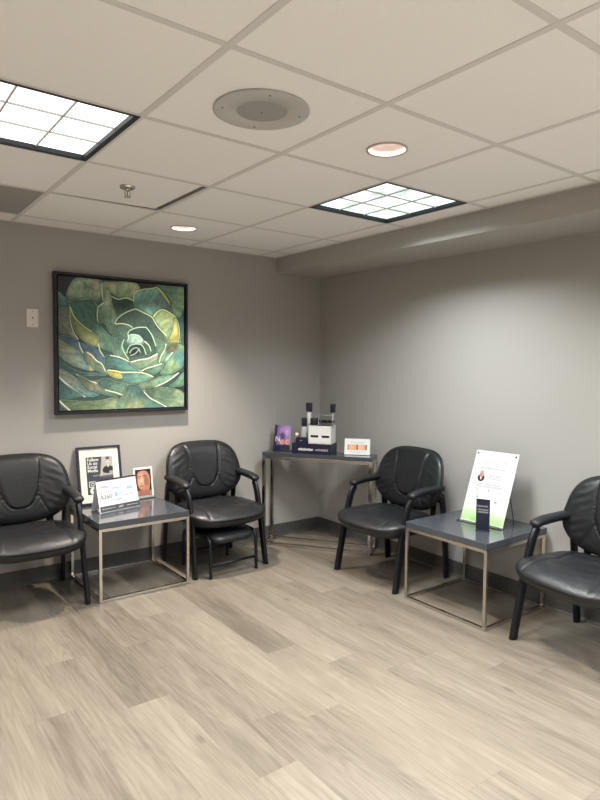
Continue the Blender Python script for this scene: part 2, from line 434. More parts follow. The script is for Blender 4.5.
# troffers
PW, SPREAD, DPW, DSPREAD = {'A': 24, 'B': 48, 'C': 26, 'D': 165}, 138, 26, 88  # D is the added fill, far stronger than the visible fixtures
def troffer(kind):
    t = thing('ceiling_light', 'x', 'ceiling light', (0, 0, H))
    h = T / 2; o = h - .013; n = h - .020; dz = .020
    bm = bmesh.new()
    def ring(a, b, za, zb):
        for k in range(4):
            s = [(-1, -1), (1, -1), (1, 1), (-1, 1)]; p, q = s[k], s[(k + 1) % 4]
            quad(bm, [(p[0] * a, p[1] * a, za), (q[0] * a, q[1] * a, za), (q[0] * b, q[1] * b, zb), (p[0] * b, p[1] * b, zb)])
    ring(h - .001, h - .001, .04, -.001); ring(h - .001, n + .004, -.001, -.001); ring(n + .004, n, -.001, .003); ring(n, n, .003, dz + .02)
    finish('frame', bm, 'blackframe', t)
    bm = bmesh.new(); box(bm, (-n, -n, dz), (n, n, dz + .004)); finish('diffuser', bm, 'diff' + kind, t)
    bm = bmesh.new(); q = .003
    for k in (-1, 1):
        box(bm, (k * n / 3 - q, -n, dz - .007), (k * n / 3 + q, n, dz - .0005)); box(bm, (-n, k * n / 3 - q, dz - .0065), (n, k * n / 3 + q, dz - .0003))
    finish('divider', bm, 'spk', t)
    bm = bmesh.new(); box(bm, (-n - .01, -n - .01, dz + .02), (n + .01, n + .01, dz + .09)); finish('housing', bm, 'spk', t)
    l = bpy.data.lights.new('tube_light', 'AREA'); l.shape = 'SQUARE'; l.size = 2 * n - .03; l.energy = PW[kind]; l.spread = math.radians(SPREAD)
    l.color = (.95, 1, 1) if kind == 'B' else (.95, .975, 1)
    lo = bpy.data.objects.new('tube_light', l); COL.objects.link(lo); lo.parent = t; lo.location = (0, 0, dz - .008)
    return t
LAB = {(-1, 1): 'bright square nine-cell ceiling light at upper left with brownish stains behind its panel',
       (2, 1): 'square nine-cell ceiling light near the soffit, nearer the room corner',
       (-1, -2): 'square ceiling light behind the camera on the left',
       (2, -2): 'square ceiling light by the soffit out of view on the right',
       (-4, 1): 'square ceiling light left of the stained one, out of view',
       (-1, -5): 'added square fill light, unseen far behind the camera', (-4, -5): 'added square fill light, unseen far behind the camera on the left', (2, -5): 'added square fill light, unseen far behind the camera by the right wall',
       (-4, -2): 'square ceiling light farthest from the room corner, out of view'}
proto = {}
for (i, j), k in LIGHTS.items():
    loc = (line_x(i) + T / 2, line_y(j) + T / 2, H)
    if k not in proto: proto[k] = troffer(k); proto[k].location = loc; proto[k]['label'] = LAB[(i, j)]; o = proto[k]
    else: o = dup(proto[k], LAB[(i, j)], loc)
    o['group'] = 'square ceiling lights'

# downlights
def downlight():
    t = thing('recessed_downlight', 'x', 'downlight', (0, 0, H))
    bm = bmesh.new(); lathe(bm, [(.084, .0015), (.0845, -.003), (.083, -.0045), (.076, -.004), (.074, 0)], 48); finish('trim_ring', bm, 'whitegloss', t, True)
    bm = bmesh.new(); lathe(bm, [(.074, 0), (.070, .02), (.060, .05), (.050, .072)], 48); finish('reflector', bm, 'whitegloss', t, True)
    bm = bmesh.new(); lathe(bm, [(.047, .062), (.030, .058), (0, .056)], 48); finish('lamp', bm, 'lamp', t, True)
    bm = bmesh.new(); lathe(bm, [(.078, .004), (.077, .1), (0, .1)], 32); finish('can', bm, 'spk', t, True)
    l = bpy.data.lights.new('bulb_light', 'AREA'); l.shape = 'DISK'; l.size = .08; l.energy = DPW; l.spread = math.radians(DSPREAD); l.color = (1, .88, .76)
    lo = bpy.data.objects.new('bulb_light', l); COL.objects.link(lo); lo.parent = t; lo.location = (0, 0, .052)
    return t
DL = {(1, 0): 'round recessed downlight between the speaker and the square light near the soffit',
      (1, 3): 'round recessed downlight in the tile nearest the painting wall',
      (-2, 3): 'round downlight by the painting wall left of the picture edge, out of view',
      (-2, 0): 'round downlight left of the speaker, out of view',
      (1, -3): 'round downlight beside the camera, out of view', (-2, -3): 'round downlight behind the camera, out of view'}
first = None
for (i, j), lb in DL.items():
    loc = (line_x(i) + T / 2, line_y(j) + T / 2, H)
    if first is None: first = downlight(); first.location = loc; first['label'] = lb; o = first
    else: o = dup(first, lb, loc)
    o['group'] = 'recessed downlights'

# ceiling speaker
t = thing('ceiling_speaker', 'large round grey speaker plate with darker perforated centre in the ceiling', 'speaker', (-2.168, -2.352, H))
bm = bmesh.new(); lathe(bm, [(.165, .001), (.166, -.004), (.160, -.006), (.088, -.006), (.086, -.003)], 64); finish('plate', bm, 'spk', t, True)
bm = bmesh.new(); lathe(bm, [(.087, -.004), (.060, -.0065), (0, -.008)], 64); finish('grille', bm, 'mesh', t, True)
for k in range(4):
    a = PI / 4 + k * PI / 2 + .4; bm = bmesh.new(); lathe(bm, [(.0035, -.0055), (.003, -.0075), (0, -.0078)], 10, (.135 * math.cos(a), .135 * math.sin(a), 0)); finish('screw', bm, 'darkgap', t, True)
bm = bmesh.new(); lathe(bm, [(.003, -.0075), (.0025, -.0095), (0, -.0098)], 10); finish('screw', bm, 'darkgap', t, True)

# sprinkler
t = thing('fire_sprinkler', 'small metal pendant fire sprinkler head with round escutcheon in the slipped ceiling tile', 'sprinkler', (-2.188, -1.177, H))
bm = bmesh.new(); lathe(bm, [(.038, .003), (.036, -.006), (.026, -.011), (.015, -.008), (.013, -.004)], 32); finish('escutcheon', bm, 'chrome', t, True)
bm = bmesh.new(); cyl(bm, (0, 0, .0), (0, 0, -.018), .009)
for s in (-1, 1): sweep(bm, [(s * .007, 0, -.016), (s * .014, 0, -.028), (s * .008, 0, -.043), (0, 0, -.048)], .003, .002, (0, 1, 0), 8, 4)
finish('frame_arm', bm, 'chrome', t)
bm = bmesh.new(); cyl(bm, (0, 0, -.018), (0, 0, -.044), .0025, n=10); finish('bulb', bm, 'red', t)
bm = bmesh.new(); lathe(bm, [(0, -.047), (.016, -.0475), (.017, -.049), (0, -.051)], 20); finish('deflector', bm, 'chrome', t, True)

# wall plate
t = thing('wall_plate', 'small white wall plate with a cable jack left of the painting', 'wall plate', (-2.36, 0, 1.718))
bm = bmesh.new(); box(bm, (-.036, -.006, -.058), (.036, .0, .058), .003); finish('plate', bm, 'white', t)
bm = bmesh.new(); cyl(bm, (0, -.006, 0), (0, -.011, 0), .0065, n=6); cyl(bm, (0, -.011, 0), (0, -.017, 0), .0045, n=16); finish('jack', bm, 'brass', t)
for z in (-.042, .042):
    bm = bmesh.new(); cyl(bm, (0, -.006, z), (0, -.0075, z), .0035, n=12); finish('screw', bm, 'greyink', t)

# ============================================================ PAINTING
PC = [(60.4, 274.4), (185.4, 285.6), (185.9, 407.2), (60.8, 411.8)]   # canvas corners the sketch was taken from
def homog(src):
    A = []; 
    dst = [(0, 0), (1, 0), (1, 1), (0, 1)]
    for (x, y), (u, v) in zip(src, dst):
        A.append([x, y, 1, 0, 0, 0, -u * x, -u * y, u]); A.append([0, 0, 0, x, y, 1, -v * x, -v * y, v])
    A = np.array(A); h = np.linalg.solve(A[:, :8], A[:, 8]); return np.append(h, 1).reshape(3, 3)
HM = homog(PC)
def q(k, *p):   # sketch notes in four sheets
    ox, oy = {'a': (40, 260), 'b': (115, 265), 'c': (45, 335), 'd': (115, 335)}[k]; out = []
    for x, y in zip(p[::2], p[1::2]):
        v = HM @ np.array([ox + x / 7.5, oy + y / 7.5, 1]); out.append((v[0] / v[2], v[1] / v[2]))
    return out
P = Paint(330, 330, (46, 66, 62))
P.poly([(0, 0), (.25, 0), (.14, .2), (0, .18)], (34, 36, 40)); P.poly([(.6, 0), (.8, 0), (.75, .06), (.62, .06)], (40, 44, 46)); P.poly([(.9, .84), (1, .8), (1, .9)], (36, 42, 46))
streak = (P.noise(60) * .5 + P.noise(120) * .5)
def petal(pts, c0, c1, ax, rims=(), rc=(176, 192, 152), w=.0042, c2=None):
    """c0 at axis start, c1 at axis end; ax=(x0,y0,x1,y1) in unit canvas coordinates"""
    S = spline(pts, 5); m = P.inside(S)
    d = P.dist(S + [S[0]])
    # dark accent just outside the outline, as the painter laid it
    P.mix(np.where(~m, np.clip(1 - d / .016, 0, 1) * .45, 0), (30, 46, 46))
    x0, y0, x1, y1 = ax; L2 = (x1 - x0) ** 2 + (y1 - y0) ** 2
    t = np.clip(((P.X - x0) * (x1 - x0) + (P.Y - y0) * (y1 - y0)) / L2 + (P.N2 - .5) * .5, 0, 1)[..., None]
    c = (np.array(c0) * (1 - t) + np.array(c1) * t) / 255
    if c2 is not None:
        k = np.clip((P.N1 - .5) * 3.2, 0, 1)[..., None]; c = c * (1 - k) + np.array(c2) / 255 * k
    L_ = L2 ** .5; pp = ((P.X - x0) * -(y1 - y0) + (P.Y - y0) * (x1 - x0)) / L_
    fan = pp / (.35 + t[..., 0]) 
    st = .5 * np.sin(fan * 95 + P.N1 * 9) + .35 * np.sin(fan * 210 + P.N2 * 8) + .3 * np.sin(fan * 48 + 2 + P.N1 * 5)
    c = c * (.80 + .28 * t)
    c = c * (1 + (streak - .5)[..., None] * .26 + (P.N3 - .5)[..., None] * .14 + st[..., None] * .10)
    c = c * (1 - .22 * np.clip(1 - d / .02, 0, 1))[..., None]
    gm = c.mean(-1, keepdims=True); c = c * .72 + gm * .28
    P.mix(m.astype(float), c)
    P.mix(np.where(m, np.clip(1.4 - P.dist(S + [S[0]]) / .0035, 0, 1) * .55, 0), tuple(.5 * a + .5 * b for a, b in zip(c1, (190, 204, 180))))
    for r in rims:
        R = spline(r, 5, False); P.line(R, w, rc, .85); P.line(R, w * .45, tuple(min(255, x + 26) for x in rc), .6)
TL, GR, DG, YG, BL, BG = (70, 128, 112), (104, 138, 104), (46, 82, 70), (150, 160, 88), (64, 104, 140), (134, 134, 106)
petal(q('b', 320,150, 420,150, 530,158, 530,420, 470,400, 430,330), (84,130,112), (112,150,104), (.7,.1,1,.2))
petal(q('b', 420,400, 500,380, 530,340, 530,640, 430,640), (60,110,120), (80,130,110), (.9,.4,1,.7))
petal(q('a', 240,310, 215,260, 240,185, 290,125, 400,130, 480,150, 495,210, 480,300, 450,345, 390,300), DG, (116,138,106), (.2,.35,.18,.02), [q('a', 240,305, 300,298, 370,282, 420,305, 448,345)], c2=BG)
petal(q('a', 488,190, 495,155, 560,155, 700,150, 760,190, 740,260, 700,330, 600,400, 520,360, 480,290), TL, (140,152,104), (.4,.3,.45,0), [q('a', 482,170, 480,230, 490,300)], c2=BG)
petal(q('a', 150,235, 195,262, 232,310, 240,420, 150,390), DG, TL, (.12,.3,0,.1))
petal(q('a', 150,370, 235,350, 245,440, 260,520, 305,595, 150,520), (100,118,100), (134,128,110), (0,.35,.15,.5))
petal(q('a', 242,310, 330,290, 400,288, 440,340, 448,440, 520,540, 600,610, 640,700, 480,660, 330,560, 260,440), (62,112,100), (60,104,84), (.15,.2,.35,.5), [q('a', 240,330, 242,430, 262,520, 300,590)], c2=GR)
petal(q('a', 244,330, 262,400, 320,470, 400,530, 450,570, 450,640, 390,640, 300,560, 262,480, 245,400), (126,150,84), (140,152,88), (.1,.3,.3,.6), [q('a', 246,350, 275,420, 330,480, 400,530)], (168,180,108))
petal(q('a', 540,250, 600,270, 700,290, 760,340, 740,460, 650,520, 590,540, 560,430), DG, (72,124,104), (.45,.15,.55,.4), [q('a', 540,255, 600,285, 660,275, 720,300, 745,345)], (190,205,165))
petal(q('a', 448,345, 490,300, 520,210, 545,250, 560,330, 585,400, 590,460, 550,545, 500,470, 446,458), (86,128,104), (120,146,112), (.4,.4,.4,.1), [q('a', 450,345, 444,400, 448,450), q('a', 455,340, 490,315)])
petal(q('b', 148,250, 168,200, 215,175, 290,165, 330,155, 380,205, 425,285, 435,345, 370,325, 300,382, 220,345, 165,312), (58,126,112), (98,156,132), (.55,.35,.65,.05), [q('b', 150,262, 160,205, 210,175, 290,165, 325,155)], (184,200,144), c2=(84,120,112))
petal(q('b', 330,155, 360,180, 412,250, 425,290, 400,262, 355,205), (150,164,84), (170,180,96), (.7,0,.8,.2), [q('b', 330,160, 370,200, 415,265)], (190,196,120))
petal(q('b', 298,382, 335,335, 385,325, 440,355, 468,382, 492,450, 500,520, 500,600, 440,680, 390,690, 395,600, 370,520, 330,450), (84,126,92), (126,150,96), (.6,.4,.8,.2), [q('b', 300,380, 340,335, 385,328, 465,380), q('b', 468,385, 490,450, 497,540)], (192,200,130))
petal(q('b', 465,390, 480,450, 490,540, 480,620, 400,690, 395,610, 440,500), (150,158,70), (190,190,96), (.8,.5,.85,.3), [], )
# left blue petals
petal(q('c', 118,10, 200,5, 260,40, 300,90, 330,170, 385,262, 300,255, 200,215, 118,140), BL, (150,156,116), (.1,.46,.03,.66), [q('c', 118,30, 60,20)], c2=(64,118,130))
petal(q('c', 118,30, 180,60, 260,110, 300,180, 340,255, 260,238, 180,190, 118,120), (146,156,118), (70,122,140), (.02,.55,.3,.66))
petal(q('c', 270,60, 340,70, 410,110, 450,160, 480,200, 500,260, 400,230, 320,150), BL, (60,100,110), (.2,.45,.45,.6), [q('c', 268,50, 280,90, 300,130), q('c', 415,60, 425,110, 460,165, 510,215)])
petal(q('c', 118,180, 200,240, 300,280, 420,285, 480,300, 400,305, 250,300, 118,235), (44,84,84), (70,116,112), (0,.7,.4,.8))
petal(q('c', 312,120, 360,130, 400,180, 440,215, 470,270, 500,300, 430,280, 370,245, 325,190), (110,132,100), (74,116,96), (.25,.55,.45,.75), [q('c', 330,128, 365,150, 400,190, 440,215, 465,265, 500,298)], (196,206,176), c2=BG)
petal(q('c', 118,250, 200,290, 300,360, 390,420, 420,450, 340,470, 240,440, 118,320), (124,136,110), (58,112,120), (.05,.75,.35,.9), [q('c', 118,315, 170,365, 230,410, 310,468)], (176,190,190))
petal(q('c', 118,380, 200,400, 290,455, 240,470, 118,500), (48,92,92), (60,108,104), (0,.8,.2,.95))
petal(q('c', 118,495, 220,495, 330,500, 440,490, 560,470, 600,560, 500,575, 200,575), (92,120,84), (120,142,100), (.1,.98,.6,.9), [q('c', 122,500, 150,530, 195,570)], (210,214,200))
petal(q('c', 250,296, 300,310, 370,345, 470,320, 560,340, 640,420, 600,460, 500,460, 400,430, 330,400, 290,350), (146,140,108), (62,110,88), (.35,.72,.45,.9), [q('c', 252,296, 320,335, 420,370, 520,420, 590,450)], (206,214,190), c2=TL)
petal(q('c', 258,300, 320,330, 365,360, 375,410, 350,415, 300,365), (84,110,72), (130,128,90), (.25,.7,.4,.85))
# centre
petal(q('b', 15,440, 25,400, 70,365, 110,340, 170,318, 240,350, 295,385, 330,450, 380,520, 400,640, 380,760, 250,830, 90,800, 10,640), (52,84,72), (84,122,92), (.55,.35,.6,.65), [q('b', 12,430, 40,385, 100,345, 168,320), q('b', 172,322, 240,355, 290,385, 330,450, 395,520)], (164,186,150))
petal(q('b', 18,450, 60,430, 120,445, 150,470, 120,560, 60,700, 0,660, -10,560), (64,108,90), (92,132,108), (.4,.4,.5,.7), [q('b', 20,435, 70,432, 120,445, 145,465)])
petal(q('b', 112,520, 125,480, 180,462, 245,460, 285,515, 315,590, 325,660, 300,720, 200,740, 110,700), (40,74,68), (76,118,100), (.6,.45,.62,.75), [q('b', 110,530, 118,490, 180,462, 245,460), q('b', 248,462, 290,520, 318,600)], (150,184,160))
petal(q('b', 130,515, 190,520, 225,560, 215,600, 160,600, 100,610, 112,550), (78,128,120), (120,160,140), (.5,.55,.6,.5), [q('b', 130,515, 190,522, 222,560), q('b', 118,520, 105,570, 80,600)], (150,190,170))
petal(q('d', 30,10, 75,20, 110,60, 120,130, 110,180, 60,140, 30,90), (60,110,90), (104,140,100), (.5,.5,.55,.7), [q('d', 80,30, 65,80, 90,140, 115,178)], (150,180,140))
petal(q('d', 235,40, 265,60, 285,110, 270,150, 240,130, 225,80), (60,104,84), (150,160,90), (.7,.55,.75,.65), [q('d', 235,42, 268,75, 282,115)], (170,186,140))
petal(q('d', 100,90, 130,65, 190,60, 225,80, 240,140, 200,165, 120,160), (34,58,58), (60,92,84), (.5,.55,.6,.7), [q('d', 100,130, 125,75, 190,62, 225,85, 245,140)], (140,176,156))
petal(q('d', 125,120, 150,95, 185,92, 205,120, 190,150, 140,150), (26,36,40), (48,60,60), (.55,.6,.6,.65), [q('d', 122,130, 145,100, 180,92, 202,125), q('d', 130,150, 165,135, 195,100)], (150,180,160), w=.003)
petal(q('d', 345,200, 355,140, 380,110, 410,60, 530,80, 530,220, 440,290, 370,300, 345,260), (70,126,108), (120,148,92), (.8,.8,.95,.6), [q('d', 345,200, 360,150, 385,110, 395,60)], c2=(60,116,120))
petal(q('d', 395,105, 420,70, 480,60, 465,110, 420,130), (92,88,66), (84,84,62), (.8,.6,.9,.6))
petal(q('d', 385,190, 400,150, 448,122, 420,170, 370,230), (66,120,116), (100,150,130), (.8,.75,.9,.6), [q('d', 400,182, 425,150, 447,124)], (176,196,170))
# lower front petals
petal(q('d', -60,150, 0,152, 60,170, 130,205, 205,272, 100,275, 20,250, -60,230), (52,104,92), (64,120,110), (.3,.65,.6,.75), [q('d', -20,150, 50,165, 130,205, 205,272)], (190,206,186))
petal(q('d', 120,205, 180,185, 250,178, 330,135, 320,190, 260,235, 200,262), (60,112,92), (104,140,104), (.5,.75,.75,.65), [q('d', 135,200, 200,182, 260,172, 330,136)], (196,210,180), c2=BG)
petal(q('d', 210,270, 260,248, 330,225, 380,205, 370,240, 320,290, 260,290), (52,100,88), (72,116,92), (.6,.8,.8,.7), [q('d', 210,270, 250,248, 310,230, 360,212)], (186,200,176))
petal(q('d', -40,265, 30,262, 120,275, 210,280, 300,312, 240,350, 150,368, 60,355, -20,310), (66,122,104), (84,134,110), (.35,.8,.7,.85), [q('d', -30,262, 60,278, 150,278, 230,285, 298,312)], (206,214,160), c2=(60,108,112))
petal(q('d', -45,262, 20,268, 50,280, 70,320, 30,325, -30,300), (196,190,76), (140,156,90), (.35,.8,.45,.85), [q('d', -40,262, 20,268, 60,280)], (216,216,130))
petal(q('d', 186,375, 260,350, 350,310, 440,300, 492,280, 440,330, 340,385, 240,425, 205,420), (126,142,100), (84,128,100), (.6,.95,.85,.85), [q('d', 215,425, 300,395, 400,350, 490,283)], (214,222,196), c2=(70,118,120))
petal(q('d', 110,370, 60,450, -20,430, -120,370, -60,320, 20,350), (64,112,96), (84,126,96), (.3,.85,.45,.95), [q('d', 108,372, 100,420, 72,452, 20,435, -60,415)], (196,206,180))
petal(q('d', 240,400, 340,390, 450,400, 530,440, 530,540, 400,545, 300,490, 255,440), (70,108,84), (116,140,104), (.7,.9,.95,1), c2=GR)
petal(q('d', 60,560, 40,500, 80,440, 110,375, 190,380, 230,430, 290,490, 400,555), (62,110,104), (150,150,90), (.55,.85,.5,1), [q('d', 232,430, 275,475, 330,505, 400,545)], (196,206,186), c2=TL)
petal(q('d', 420,385, 470,340, 530,280, 530,370, 490,388), (58,112,96), (90,140,100), (.9,.9,1,.8))
PX0, PX1, PZ0, PZ1 = -2.236, -1.292, 1.095, 2.023
pw, ph = PX1 - PX0, PZ1 - PZ0
t = thing('framed_painting', 'large square painting of a green succulent rosette in a black floating frame', 'painting', ((PX0 + PX1) / 2, 0, PZ0))
bm = bmesh.new(); f = .017; D = .046
box(bm, (-pw / 2, -D, 0), (-pw / 2 + f, -.004, ph), .0015); box(bm, (pw / 2 - f, -D, 0), (pw / 2, -.004, ph), .0015)
box(bm, (-pw / 2 + f, -D, 0), (pw / 2 - f, -.004, f), .0015); box(bm, (-pw / 2 + f, -D, ph - f), (pw / 2 - f, -.004, ph), .0015)
box(bm, (-pw / 2 + f, -.012, f), (pw / 2 - f, -.004, ph - f))
finish('frame', bm, 'frameblk', t)
g = .026
bm = bmesh.new(); box(bm, (-pw / 2 + g, -.033, g), (pw / 2 - g, -.012, ph - g)); cv = finish('canvas', bm, 'frameblk', t)
P.mesh('painted_surface', pw - 2 * g, ph - 2 * g, 'paint', cv, 1.4, Matrix.Translation((0, -.0336, g)))

# ============================================================ CHAIRS
def cushion(outline, front, back, rings=26, n=112):
    """outline(a)->(u,v); front(u,v,e)/back(u,v,e)->xyz with e = 0 centre .. 1 rim"""
    bm = bmesh.new(); F = []; B = []
    O = [outline(2 * PI * k / n) for k in range(n)]
    def mk(fn, e): return [bm.verts.new(fn(o[0] * e, o[1] * e, e)) for o in O]
    es = [1 - (1 - k / rings) ** 1.5 for k in range(1, rings)]
    fr = [mk(front, e) for e in es]; bk = [mk(back, e) for e in es]; rim = mk(front, 1.)
    c0 = bm.verts.new(front(0, 0, 0)); c1 = bm.verts.new(back(0, 0, 0))
    for c, R in ((c0, fr), (c1, bk)):
        for k in range(n): bm.faces.new((c, R[0][k], R[0][(k + 1) % n]))
        for A, Bq in zip(R, R[1:] + [rim]):
            for k in range(n): bm.faces.new((A[k], Bq[k], Bq[(k + 1) % n], A[(k + 1) % n]))
    return bm
def sup(a, ex):
    c, s = math.cos(a), math.sin(a); return math.copysign(abs(c) ** (2 / ex), c), math.copysign(abs(s) ** (2 / ex), s)
BH = .197; BZ = .647       # half height / centre height of the backrest
def back_out(a):
    x, z = sup(a, 4.3 if math.sin(a) > 0 else 3.1); hw = .302 * (1 - .05 * (z + .25) ** 2 - (.06 * max(z, 0)))
    hw -= .035 * max(-z - .35, 0)
    return x * hw, z * BH + .012 * (1 - x * x) * (z > 0)
def back_plane(u, v): # y of the mid surface: reclined, curved round the sitter and at the lumbar
    z = v / BH
    return .165 + .050 * z - .42 * u * u + .012 * z * z + .006
def u_curve(v):      # half width of the raised bib at height v
    z = v / BH
    if z < -.55: return 0
    return .108 * max(0, min(1, (z + .55) / .55)) ** .36 + .026 * max(0, z + .1)
def back_front(u, v, e):
    th = .040 * (1 - e ** 7) ** .5
    w_ = u_curve(v); z = v / BH
    zb = -.55
    # signed distance-like measure to the bib outline
    d = abs(abs(u) - w_) if z > zb else math.hypot(u, v - zb * BH)
    if z > zb and z < zb + .18: d = min(d, abs(v - (zb * BH + .55 * BH * (abs(u) / .108) ** (1 / .36))) if abs(u) < .1 else 9)
    groove = math.exp(-(d / .0065) ** 2)
    inside = (z > zb and abs(u) < w_)
    h = th + (.010 if inside else 0) * (1 - e ** 8) - .013 * groove * (1 - e ** 10)
    if not inside:   # side creases radiating from the bib and a crease on each lower side
        cr = abs((abs(u) - .135) + (z + .45) * .10)
        if z < -.18: h -= .009 * math.exp(-(cr / .006) ** 2) * (1 - e ** 10)
        h += .0022 * math.sin(z * 26 + abs(u) * 60) * max(0, min(1, (abs(u) - .13) / .08)) * (1 - e ** 6)
        h -= .0016 * math.exp(-((math.sin(math.atan2(v + BH, u) * 11)) / .35) ** 2) * (1 if z < -.3 else 0) * (1 - e ** 6)
    return (u, back_plane(u, v) - h, BZ + v)
def back_back(u, v, e): return (u, back_plane(u, v) + .022 * (1 - e ** 8) ** .5, BZ + v)

SZ = .412
def seat_out(a):
    x, y = sup(a, 3.6); hw = .300 * (1 - .05 * y - .02 * (y < -.5)); return x * hw, y * .252 - (.015 * (1 - x * x) if y < 0 else 0)
def seat_front(u, v, e):
    y = v / .252; x = u / .285
    rim = (1 - e ** 5) ** .5
    z = SZ + .036 * rim
    z -= .040 * max(0, -y - .40) ** 2 * 1.8          # waterfall front
    z -= .012 * math.exp(-((x * x) + (y - .1) ** 2) / .35)
    z += .006 * max(0, y)
    sx = .165 + .035 * max(0, y) + .03 * max(0, -y)
    g = math.exp(-((abs(u) - sx) / .006) ** 2); z -= .009 * g * (1 - e ** 14)
    gt = math.exp(-((v - .150 + .25 * u * u) / .006) ** 2) * (abs(u) < sx); z -= .006 * gt
    z += .0018 * math.sin(v * 55 + u * 12) * math.sin(u * 33 + 1) * rim
    return (u, v - .078, z)
def seat_back(u, v, e):
    y = v / .252; rim = (1 - e ** 8) ** .5
    z = SZ - .004 - .084 * rim - .02 * max(0, -y - .4) ** 2
    return (u * (1 - .06 * (1 - e)), v - .078, z)

def make_chair():
    t = thing('guest_chair', 'x', 'chair')
    finish('seat', cushion(seat_out, seat_front, seat_back, 34, 140), 'leather', t, True)
    bk = finish('backrest', cushion(back_out, back_front, back_back, 40, 150), 'leather', t, True)
    # welt round the backrest edge
    bm = bmesh.new(); pts = []
    n = 64
    for k in range(n + 1):
        u, v = back_out(2 * PI * k / n); pts.append((u * 1.004, back_plane(u, v) + .004, BZ + v * 1.004))
    rings = []
    for k in range(n):
        p = Vector(pts[k]); d = (Vector(pts[(k + 1) % n]) - Vector(pts[k - 1 if k else n - 1])).normalized(); s = Vector((0, 1, 0)); s = (s - d * s.dot(d)).normalized(); w_ = d.cross(s)
        rings.append([bm.verts.new(p + (s * math.cos(a) + w_ * math.sin(a)) * .006) for a in [2 * PI * j / 8 for j in range(8)]])
    for k in range(n):
        for j in range(8): bm.faces.new((rings[k][j], rings[k][(j + 1) % 8], rings[(k + 1) % n][(j + 1) % 8], rings[(k + 1) % n][j]))
    finish('welt', bm, 'pad', bk, True)
    for s in (-1, 1):
        x = s * .278
        bm = bmesh.new()   # front leg runs up and bends back as the arm support
        sweep(bm, [(x * 1.015, -.262, 0), (x, -.236, .15), (x * .98, -.204, .33), (x * .98, -.168, .47), (x * .98, -.148, .53), (x, -.112, .582)], .014, .025, (1, 0, 0), 16, 6, 3.2)
        finish('leg', bm, 'tube', t, True)
        bm = bmesh.new()
        sweep(bm, [(x, .235, 0), (x, .222, .15), (x, .202, .33), (x, .182, .50), (x, .165, .575)], .012, .024, (1, 0, 0), 16, 6, 3.2)
        finish('leg', bm, 'tube', t, True)
        bm = bmesh.new()
        sweep(bm, [(x, -.130, .566), (x, -.100, .590), (x, -.04, .600), (x, .07, .607), (x, .135, .600), (x, .165, .575)], .012, .010, (1, 0, 0), 14, 6, 3.)
        ar = finish('armrest', bm, 'tube', t, True)
        bm = bmesh.new()
        sweep(bm, [(x, -.140, .588), (x, -.122, .605), (x, -.06, .618), (x, .03, .624), (x, .12, .627), (x, .175, .622)], (.031), .021, (1, 0, 0), 20, 7, 2.4,
              lambda q: max(.35, min(1, (q / .14) ** .5 if q < .14 else 1, ((1 - q) / .06) ** .5 if q > .94 else 1)))
        finish('arm_pad', bm, 'pad', ar, True)
        bm = bmesh.new()   # upright between seat rear and backrest
        sweep(bm, [(s * .19, .10, .375), (s * .19, .175, .40), (s * .19, .190, .47), (s * .19, .197, .58)], .022, .006, (1, 0, 0), 12, 5, 4)
        finish('back_bracket', bm, 'tube', t, True)
        bm = bmesh.new(); sweep(bm, [(s * .285, .178, .52), (s * .24, .186, .53), (s * .2, .196, .55)], .006, .016, (0, 1, 0), 12, 4, 4); finish('side_bracket', bm, 'tube', t, True)
    bm = bmesh.new()
    for y, z in ((-.215, .355), (.195, .37)): cyl(bm, (-.275, y, z), (.275, y, z), .012, n=16)
    for s in (-1, 1): box(bm, (s * .19 - .012, -.215, .362), (s * .19 + .012, .195, .378))
    finish('seat_frame', bm, 'tube', t)
    return t
ch = make_chair()
GRP = 'black leather guest chairs'
ch.location = (-1.21, -.285, 0); ch['group'] = GRP
ch['label'] = 'black leather guest chair with a footstool tucked under its seat'
c1 = dup(ch, 'black leather guest chair at the left edge of the picture, against the painting wall', (-2.485, -.285, 0), 0)
c3 = dup(ch, 'black leather guest chair between the corner console and the side table with the flyer', (-.325, -1.225, 0), -PI / 2)
c4 = dup(ch, 'black leather guest chair at the right edge, partly out of frame', (-.333, -2.645, 0), math.radians(-99))

# footstool
t = thing('footstool', 'small black leather footstool with tubular legs pulled half out from under a chair', 'footstool', (-1.228, -.408, 0), math.radians(2.5))
def st_out(a):
    x, y = sup(a, 5); return x * .176, y * .215
def st_f(u, v, e): return (u, v, .262 + .036 * (1 - e ** 6) ** .5 - .03 * max(0, abs(v / .215) - .5) ** 2 * 2)
def st_b(u, v, e): return (u, v, .258 - .032 * (1 - e ** 6) ** .5 - .03 * max(0, abs(v / .215) - .5) ** 2 * 2)
finish('cushion', cushion(st_out, st_f, st_b, 18, 80), 'leather', t, True)
for sx in (-1, 1):
    for sy in (-1, 1):
        bm = bmesh.new(); sweep(bm, [(sx * .185, sy * .188, 0), (sx * .185, sy * .184, .12), (sx * .185, sy * .178, .22), (sx * .185, sy * .155, .262), (sx * .185, sy * .10, .272), (sx * .185, 0, .274)], .0115, .0115, (1, 0, 0), 14, 6, 2)
        finish('leg', bm, 'tube', t, True)
for sy in (-1, 1):
    bm = bmesh.new(); cyl(bm, (-.185, sy * .185, .088), (.185, sy * .185, .088), .0095, n=14); finish('stretcher', bm, 'tube', t)

